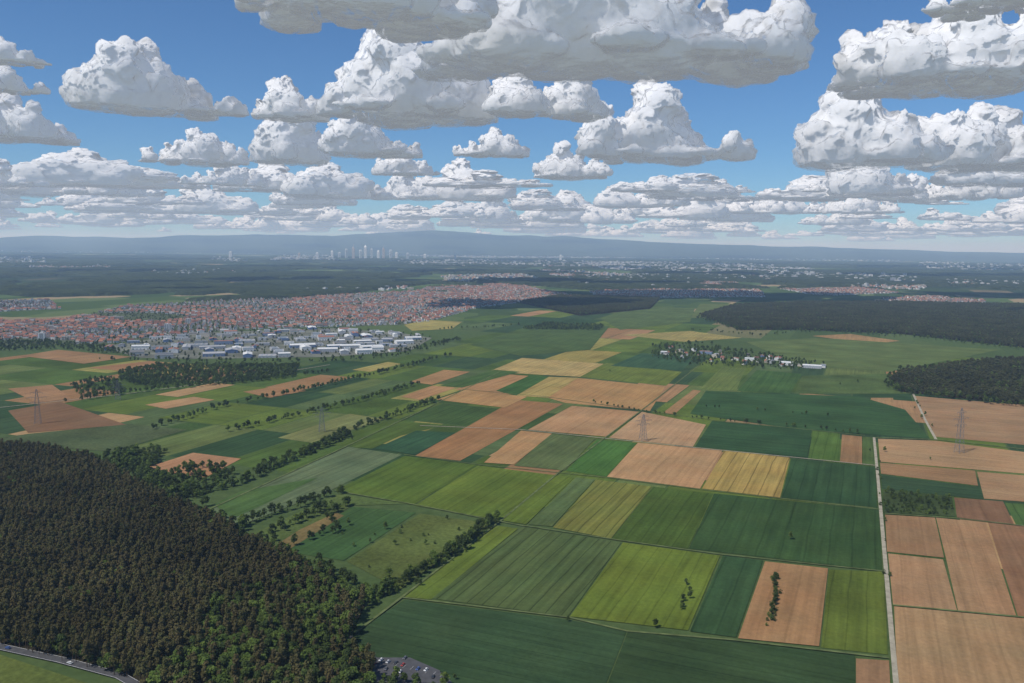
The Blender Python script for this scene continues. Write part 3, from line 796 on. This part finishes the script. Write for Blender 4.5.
M_TWR = flat("tower_cladding", (0.7, 0.71, 0.72)); M_TWB = flat("tower_stone", (0.55, 0.46, 0.40))
def skyscraper(u, hgt, w, style, dist=20000):
    hgt *= 1.2
    x, y = unproject(u, 300); L = math.hypot(x, y); x *= dist / L; y *= dist / L
    V = []; Fc = []; MI = []; a = w / 2
    box(V, Fc, MI, -a, a, -a, a, -1, hgt * .88, 0)
    for q in range(int(hgt * .86 // 12)):
        z = 4 + q * 12
        box(V, Fc, MI, -a * .9, a * .9, -a - .8, -a + .1, z, z + 4, 1)
        box(V, Fc, MI, -a - .8, -a + .1, -a * .9, a * .9, z, z + 4, 1)
    if style == 0: box(V, Fc, MI, -a * .7, a * .7, -a * .7, a * .7, hgt * .88, hgt, 0)
    elif style == 1:
        k = len(V); V += [(-a, -a, hgt * .88), (a, -a, hgt * .88), (a, a, hgt * .88), (-a, a, hgt * .88), (0, 0, hgt * 1.05)]
        Fc += [(k, k + 1, k + 4), (k + 1, k + 2, k + 4), (k + 2, k + 3, k + 4), (k + 3, k, k + 4)]; MI += [0] * 4
    else:
        box(V, Fc, MI, -a * .8, 0, -a * .8, a * .8, hgt * .88, hgt * .96, 0)
        box(V, Fc, MI, -3, 3, -3, 3, hgt * .96, hgt * 1.2, 0)
    ob = bpy.data.objects.new("skyscraper", mesh_of("skyscraper", V, Fc, MI, [random.choice([M_TWR, M_TWB, M_TWR]), M_GLASS])); COL.objects.link(ob)
    ob.location = (x, y, 0); ob.rotation_euler[2] = random.uniform(-.4, .4)
for u, h_, w, st in [(318, 110, 60, 0), (333, 150, 50, 0), (347, 190, 55, 0), (354, 230, 55, 2), (361, 170, 60, 0), (366, 250, 60, 1), (372, 200, 50, 0), (379, 160, 60, 0), (384, 215, 50, 2), (391, 180, 60, 0), (397, 130, 60, 0), (408, 120, 50, 0), (425, 100, 60, 0), (340, 120, 60, 0), (300, 100, 50, 0), (455, 110, 45, 0), (560, 110, 50, 0), (232, 120, 60, 0)]:
    skyscraper(u, h_, w, st)

# ------------------------------------------------------------------ pylons
M_STEEL = flat("galvanised_steel", (0.17, 0.18, 0.19), 0.5)
def pylon(u, v, hgt):
    V = []; Fc = []; MI = []
    def wd(z): return 4.2 * (1 - z / 1.05) + 0.7 if z < 0.6 else 2.6 * (1 - (z - .6) / .45) + .45
    lv = [0, .13, .26, .38, .49, .6, .7, .8, .9, 1.0]
    for i, z in enumerate(lv):
        a = wd(z); h0 = z * hgt
        C = [(-a, -a, h0), (a, -a, h0), (a, a, h0), (-a, a, h0)]
        if i:
            for k in range(4):
                cone_seg(V, Fc, MI, pC[k], C[k], .22, .2, 4)
                cone_seg(V, Fc, MI, pC[k], C[(k + 1) % 4], .11, .11, 3)
                cone_seg(V, Fc, MI, pC[(k + 1) % 4], C[k], .11, .11, 3)
                cone_seg(V, Fc, MI, C[k], C[(k + 1) % 4], .1, .1, 3)
        pC = C
    for z, l in ((.62, 11), (.76, 15), (.9, 9)):
        for sx in (-1, 1):
            for sy in (-1, 1):
                cone_seg(V, Fc, MI, (sx * wd(z), sy * wd(z), z * hgt), (sx * l, 0, z * hgt + .4), .16, .12, 4)
            cone_seg(V, Fc, MI, (sx * wd(z), 0, (z + .06) * hgt), (sx * l, 0, z * hgt + .4), .15, .12, 4)
            for q in (.5, .98):
                cone_seg(V, Fc, MI, (sx * l * q, 0, z * hgt + .3), (sx * l * q, 0, z * hgt - 2.6), .14, .14, 4)
    x, y = unproject(u, v)
    ob = bpy.data.objects.new("power_pylon", mesh_of("power_pylon", V, Fc, MI, [M_STEEL])); COL.objects.link(ob)
    ob.location = (x, y, 0.5); ob.rotation_euler[2] = 0.35
pylon(959, 453, 68); pylon(643, 441, 42); pylon(322, 432, 40); pylon(38, 424, 58); pylon(118, 400, 38)

# ------------------------------------------------------------------ cars
M_PAINT = objcol("car_paint", 0.3, 0.5); M_TYRE = flat("tyre", (0.02, 0.02, 0.02))
def car_mesh():
    V = []; Fc = []; MI = []
    prof = [(-2.15, .35), (-2.2, .75), (-1.9, .92), (-1.1, .98), (1.55, 1.0), (2.1, .92), (2.2, .6), (2.12, .35)]
    k = len(V); n = len(prof)
    for sy in (-.88, .88):
        for x, z in prof: V.append((x, sy, z))
    for i in range(n):
        j = (i + 1) % n; Fc.append((k + i, k + j, k + n + j, k + n + i)); MI.append(0)
    Fc.append(tuple(k + i for i in range(n))); MI.append(0); Fc.append(tuple(k + n + i for i in range(n))[::-1]); MI.append(0)
    k = len(V)
    V += [(-1.15, -.8, .97), (1.75, -.8, .99), (1.75, .8, .99), (-1.15, .8, .97), (-.45, -.62, 1.42), (1.25, -.62, 1.42), (1.25, .62, 1.42), (-.45, .62, 1.42)]
    for f in ((0, 1, 5, 4), (1, 2, 6, 5), (2, 3, 7, 6), (3, 0, 4, 7)): Fc.append(tuple(k + q for q in f)); MI.append(1)
    box(V, Fc, MI, -.42, 1.22, -.6, .6, 1.42, 1.47, 0)
    for wx in (-1.35, 1.35):
        for wy in (-.9, .7):
            cone_seg(V, Fc, MI, (wx, wy, .33), (wx, wy + .2, .33), .33, .33, 12, 2)
            for s0 in (wy, wy + .2):
                kk = len(V); V += [(wx + .33 * math.cos(a * math.pi / 6), s0, .33 + .33 * math.sin(a * math.pi / 6)) for a in range(12)]
                Fc.append(tuple(range(kk, kk + 12))); MI.append(2)
    box(V, Fc, MI, -2.23, -2.17, -.8, -.45, .6, .74, 3); box(V, Fc, MI, -2.23, -2.17, .45, .8, .6, .74, 3)
    return mesh_of("car", V, Fc, MI, [M_PAINT, M_GLASS, M_TYRE, W_WH])
CM = car_mesh()
CC = [(.7, .7, .7), (.5, .5, .52), (.03, .03, .035), (.35, .03, .02), (.05, .1, .3), (.75, .75, .73), (.12, .12, .13)]
for i, (u, v, rz) in enumerate([(381, 662, 0), (388, 664, 0), (396, 665, 0), (403, 667, 0), (418, 671, 0), (426, 672, 0), (386, 671, 1), (400, 674, 1), (415, 678, 1), (433, 679, 1), (374, 666, 0), (8, 650, 2), (70, 665, 2), (405, 660, 0), (395, 680, 0)]):
    x, y = unproject(u, v); ob = bpy.data.objects.new("parked_car" if rz < 2 else "moving_car", CM); COL.objects.link(ob)
    ob.location = (x, y, 1.27); ob.rotation_euler[2] = {0: math.pi / 2 - PHI, 1: math.pi / 2 - PHI + .2, 2: -0.35}[rz]; ob.color = (*CC[i % 7], 1)

# ------------------------------------------------------------------ hills
prof = [(-200, 239), (0, 238), (60, 236.5), (120, 238), (200, 236.5), (300, 236), (370, 234.5), (430, 232.5), (480, 233.5), (520, 236), (560, 236), (600, 239), (700, 243.5), (800, 246.8), (900, 250.2), (1000, 252.5), (1300, 256)]
D = 38000.0
hx = np.linspace(-34000, 34000, 300); hy = np.linspace(27000, 52000, 60)
GX, GY = np.meshgrid(hx, hy)
pu = 512 + FPX * GX / D
ptop = np.interp(pu, [p[0] for p in prof], [p[1] for p in prof])
hor = 247 + (pu - 512) * math.tan(ROLL)
top = np.maximum(40, 300 + (hor - ptop) / FPX * D)
PP = np.stack([GX.ravel() / 3500, GY.ravel() / 4500, np.zeros(GX.size) + 1.7], 1)
nz = (perlin(PP) + .5 * perlin(PP * 2.3 + 5) + .25 * perlin(PP * 5.1 + 9)).reshape(GX.shape)
bell = np.exp(-((GY - D) / 6500) ** 2) ; bell[GY > D] = 1 / (1 + ((GY[GY > D] - D) / 9000) ** 2)
Z = top * bell * (1 + .22 * nz) - 25 * (GY < 29000)
idx = np.arange(Z.size).reshape(Z.shape)
fa = np.stack([idx[:-1, :-1], idx[:-1, 1:], idx[1:, 1:], idx[1:, :-1]], -1).reshape(-1, 4)
me = bpy.data.meshes.new("hills"); me.from_pydata(np.stack([GX.ravel(), GY.ravel(), Z.ravel()], 1).tolist(), [], fa.tolist())
me.materials.append(M_CAN); me.polygons.foreach_set('use_smooth', [True] * len(me.polygons))
COL.objects.link(bpy.data.objects.new("hills", me))

# ------------------------------------------------------------------ clouds
CB = 1300.0
mc = bpy.data.materials.new("cloud_vapour"); mc.use_nodes = True
nt = mc.node_tree; nt.nodes.clear(); t = NT(nt)
o = t.n('ShaderNodeOutputMaterial')
df = t.n('ShaderNodeBsdfDiffuse'); df.inputs[0].default_value = (0.62, 0.62, 0.625, 1)
tc = t.n('ShaderNodeTexCoord')
at = t.n('ShaderNodeAttribute'); at.attribute_name = 'softn'
vt = t.n('ShaderNodeVectorTransform', vector_type='NORMAL', convert_from='OBJECT', convert_to='WORLD'); t.l(at.outputs['Vector'], vt.inputs[0])
wob = t.vm('SUBTRACT', t.noise(tc.outputs['Object'], 0.012, 3, 0.6, 'Color'), (0.5, 0.5, 0.5))
nn = t.vm('NORMALIZE', t.vm('ADD', vt.outputs[0], t.scale(wob, 0.6)))
t.l(nn, df.inputs['Normal'])
em = t.n('ShaderNodeEmission'); em.inputs[0].default_value = (0.89, 0.94, 1.0, 1); em.inputs[1].default_value = 0.225  # added glow stands in for light scattered inside the cloud, lifts grey bases
ad = t.n('ShaderNodeAddShader'); t.l(df.outputs[0], ad.inputs[0]); t.l(em.outputs[0], ad.inputs[1])
lw = t.n('ShaderNodeLayerWeight'); lw.inputs[0].default_value = 0.5
al = t.math('SUBTRACT', 1.0, lw.outputs['Facing'])
al = t.math('ADD', al, t.math('MULTIPLY', t.math('SUBTRACT', t.noise(tc.outputs['Object'], 0.025, 3, 0.6), 0.5), 0.55))
al = t.rng(al, 0.02, 0.62, 0, 1)
tr = t.n('ShaderNodeBsdfTransparent'); mx = t.n('ShaderNodeMixShader')
t.l(al, mx.inputs[0]); t.l(tr.outputs[0], mx.inputs[1]); t.l(ad.outputs[0], mx.inputs[2]); t.l(mx.outputs[0], o.inputs[0])

def cloud_mesh(name, w, d, h, seed, vox):
    r = random.Random(seed)
    bm = bmesh.new()
    def ball(x, y, z, a, b_, c_):
        bmesh.ops.create_icosphere(bm, subdivisions=2, radius=1, matrix=Matrix.Translation((x, y, z)) @ Matrix.Diagonal((a, b_, c_, 1)))
    K = max(3, int(round(1.8 * w / h)))
    main = r.uniform(-.35, .35)
    big = []
    for k in range(K):
        ex = -0.74 + 1.48 * (k + r.uniform(.1, .9)) / K
        ey = r.uniform(-.55, .55)
        e = math.exp(-((ex - main) / .6) ** 2)
        ht = h * (0.38 + 0.62 * e) * r.uniform(.7, 1.0)
        if k == min(range(K), key=lambda q: abs(-0.72 + 1.44 * (q + .5) / K - main)): ht = h; ey = 0
        Rt = max(ht * r.uniform(.42, .56), h * .2)
        big.append((ex * w / 2, ey * d / 2, ht, Rt))
        n = 9
        for i in range(n):
            f = i / (n - 1)
            rad = Rt * (0.88 - 0.38 * f) * r.uniform(.75, 1.1)
            z = rad * 0.3 + f * max(0, ht - 1.25 * rad)
            sp = Rt * (0.75 - .35 * f)
            ball(ex * w / 2 + r.uniform(-1, 1) * sp, ey * d / 2 + r.uniform(-1, 1) * sp, z, rad * r.uniform(1, 1.25), rad * r.uniform(1, 1.2), rad)
    for i in range(4 + K * 3):
        a = r.uniform(0, 6.28); q = r.uniform(.1, .88)
        rad = h * r.uniform(.08, .17)
        ball(math.cos(a) * q * (w / 2 - rad), math.sin(a) * q * (d / 2), rad * r.uniform(.2, .6), rad * r.uniform(1.3, 2.4), rad * 1.4, rad * .7)
    me = bpy.data.meshes.new("tmp"); bm.to_mesh(me); bm.free()
    ob = bpy.data.objects.new("tmp", me); COL.objects.link(ob)
    md = ob.modifiers.new("r", 'REMESH'); md.mode = 'VOXEL'; md.voxel_size = vox; md.use_smooth_shade = True
    sm = ob.modifiers.new("s", 'SMOOTH'); sm.factor = 0.5; sm.iterations = 5
    dg = bpy.context.evaluated_depsgraph_get(); dg.update()
    m2 = bpy.data.meshes.new_from_object(ob.evaluated_get(dg))
    bpy.data.objects.remove(ob)
    nv = len(m2.vertices); co = np.empty(nv * 3, np.float32); no = np.empty(nv * 3, np.float32)
    m2.vertices.foreach_get('co', co); m2.vertex_normals.foreach_get('vector', no)
    co = co.reshape(-1, 3).astype(float); no = no.reshape(-1, 3).astype(float)
    acc = np.zeros((nv, 3)); wt = np.zeros(nv)
    for bx, by, bh, bR in big:
        dv = co - np.array([bx, by, bh * .38]); dv[:, 2] *= .8
        q = np.linalg.norm(dv, axis=1) + 1; ww = np.exp(-(q / (bR * 1.6)) ** 2) + 1e-5
        acc += dv / (bR + .3 * q)[:, None] * ww[:, None]; wt += ww
    soft = acc / wt[:, None]; soft /= (np.linalg.norm(soft, axis=1) + 1e-6)[:, None]
    soft = soft * .75 + no * .5; soft /= (np.linalg.norm(soft, axis=1) + 1e-6)[:, None]
    lam = h * 0.40; amp = h * 0.11; dsp = np.zeros(nv)
    P0 = co + 4000 + seed * 37.7
    warp = np.stack([perlin(P0 / lam + 11), perlin(P0 / lam + 23), perlin(P0 / lam + 37)], 1) * lam * .4
    P0 = P0 + warp
    for q in range(6):
        nn_ = perlin(P0 / lam + q * 13.1)
        dsp += amp * ((np.sqrt(nn_ ** 2 + .012) - .1) * 2.3 - 0.35)
        lam *= .5; amp *= .56
    topw = np.clip((co[:, 2] + h * .1) / (h * .3), 0.5, 1)
    co = co + no * (dsp * topw)[:, None]
    z = co[:, 2]; co[:, 2] = np.where(z < 0, z * .3, z)
    m2.vertices.foreach_set('co', co.astype(np.float32).ravel()); m2.update()
    a = m2.attributes.new('softn', 'FLOAT_VECTOR', 'POINT'); a.data.foreach_set('vector', soft.astype(np.float32).ravel())
    m2.polygons.foreach_set('use_smooth', [True] * len(m2.polygons))
    m2.materials.clear(); m2.materials.append(mc); m2.name = name
    return m2

def place_cloud(me, x, y, z=CB, rz=0, sc=(1, 1, 1)):
    ob = bpy.data.objects.new("cumulus_cloud", me); COL.objects.link(ob)
    ob.location = (x, y, z); ob.rotation_euler[2] = rz; ob.scale = sc
HERO = [(225, 500, -60, 30, 0.45), (380, 845, -60, 80, 0.45), (303, 484, 38, 121, .6), (88, 246, 57, 117, .55), (-50, 70, 95, 142, .6), (-30, 46, 44, 66, .6), (-40, 40, 66, 94, .5),
        (250, 320, 80, 121, .7), (262, 330, 116, 163, .7), (328, 432, 115, 157, .6), (140, 256, 133, 165, .5), (178, 262, 164, 186, .5),
        (484, 547, 68, 117, .8), (545, 606, 70, 120, .8), (580, 765, 86, 163, .6), (845, 1130, 12, 92, .45), (815, 942, 86, 165, .6), (900, 1080, 116, 170, .5),
        (448, 532, 130, 158, .6), (528, 622, 146, 179, .6), (930, 1150, -25, 12, .4), (372, 440, 150, 176, .6), (640, 684, 186, 206, .8), (60, 150, 172, 196, .6), (912, 1010, 170, 200, .6),
        (270, 330, 180, 205, .7), (380, 470, 172, 200, .6), (700, 790, 196, 214, .6), (0, 60, 165, 195, .6), (800, 900, 195, 214, .6)]
for i, (x0, x1, yt, yb, dr) in enumerate(HERO):
    x, y = unproject((x0 + x1) / 2, yb, CB)
    sl = math.sqrt(x * x + y * y + 1e6) / FPX
    w = (x1 - x0) * sl * 1.02; h = (yb - yt) * sl; d = max(w * dr, h * .8)
    L = math.hypot(x, y); k = (L - d * .3) / L
    me = cloud_mesh("cumulus_cloud", w, d, h, 300 + i, max(8, min(h / 50, w / 80)))
    place_cloud(me, x * k, y * k, CB, math.atan2(-x, y))
VAR = [cloud_mesh("cumulus_cloud", 1200, 900, 480 + 90 * (i % 3), 500 + i, 13) for i in range(7)]
for i in range(205):
    if i < 85: Rr = 16000 * (36000 / 16000) ** RNG.random()
    else: Rr = RNG.uniform(34000, 85000)
    bb = RNG.uniform(-0.66, 0.66)
    s_ = RNG.uniform(.35, 1.4) * (1 + Rr / 50000)
    place_cloud(VAR[i % 7], Rr * math.sin(bb), Rr * math.cos(bb), CB + RNG.normal(0, 120), RNG.uniform(-.5, .5) + (3.14 if i % 2 else 0), (s_ * RNG.uniform(.9, 1.8), s_, s_ * RNG.uniform(.4, 0.95)))

# ------------------------------------------------------------------ haze
mh = bpy.data.materials.new("haze_air"); mh.use_nodes = True
nt = mh.node_tree; nt.nodes.clear(); t = NT(nt)
o = t.n('ShaderNodeOutputMaterial'); vs = t.n('ShaderNodeVolumeScatter'); ve = t.n('ShaderNodeEmission'); va = t.n('ShaderNodeAddShader')
vs.inputs['Color'].default_value = (0.50, 0.72, 1.0, 1); vs.inputs['Density'].default_value = 3.4e-5; vs.inputs['Anisotropy'].default_value = 0.1
ve.inputs[0].default_value = (0.42, 0.66, 1.0, 1); ve.inputs[1].default_value = 8.5e-6  # added air glow in place of multiply scattered light, brightens distant haze
t.l(vs.outputs[0], va.inputs[0]); t.l(ve.outputs[0], va.inputs[1]); t.l(va.outputs[0], o.inputs['Volume'])
V = []; Fc = []; MI = []
box(V, Fc, MI, -125000, 125000, -60000, 125000, -40, 1000, 0); Fc.append((3, 2, 1, 0)); MI.append(0)
COL.objects.link(bpy.data.objects.new("haze", mesh_of("haze", V, Fc, MI, [mh])))

# ------------------------------------------------------------------ light
EL = math.radians(54); sd = Vector((-0.80, -0.60, 0)).normalized()
sl_ = bpy.data.lights.new("sun", 'SUN'); sl_.energy = 3.8; sl_.angle = math.radians(0.5); sl_.color = (1, .96, .9)
so = bpy.data.objects.new("sun", sl_); COL.objects.link(so)
tosun = Vector((sd.x * math.cos(EL), sd.y * math.cos(EL), math.sin(EL)))
so.rotation_euler = tosun.to_track_quat('Z', 'Y').to_euler(); so.location = (0, 0, 5000)
w = bpy.data.worlds.new("World"); scene.world = w; w.use_nodes = True
nt = w.node_tree; bg = nt.nodes['Background']; sk = nt.nodes.new('ShaderNodeTexSky')
sk.sky_type = 'NISHITA'; sk.sun_disc = False; sk.sun_elevation = EL; sk.sun_rotation = math.atan2(tosun.x, tosun.y)
sk.altitude = 1500; sk.air_density = 1.1; sk.dust_density = 0.1; sk.ozone_density = 4.0
t = NT(nt)
t.l(t.vm('MULTIPLY', sk.outputs[0], (0.54, 0.80, 1.05)), bg.inputs[0]); bg.inputs[1].default_value = 0.09
print("objects", len(bpy.data.objects), "forest", len(fp), "houses", len(pts))
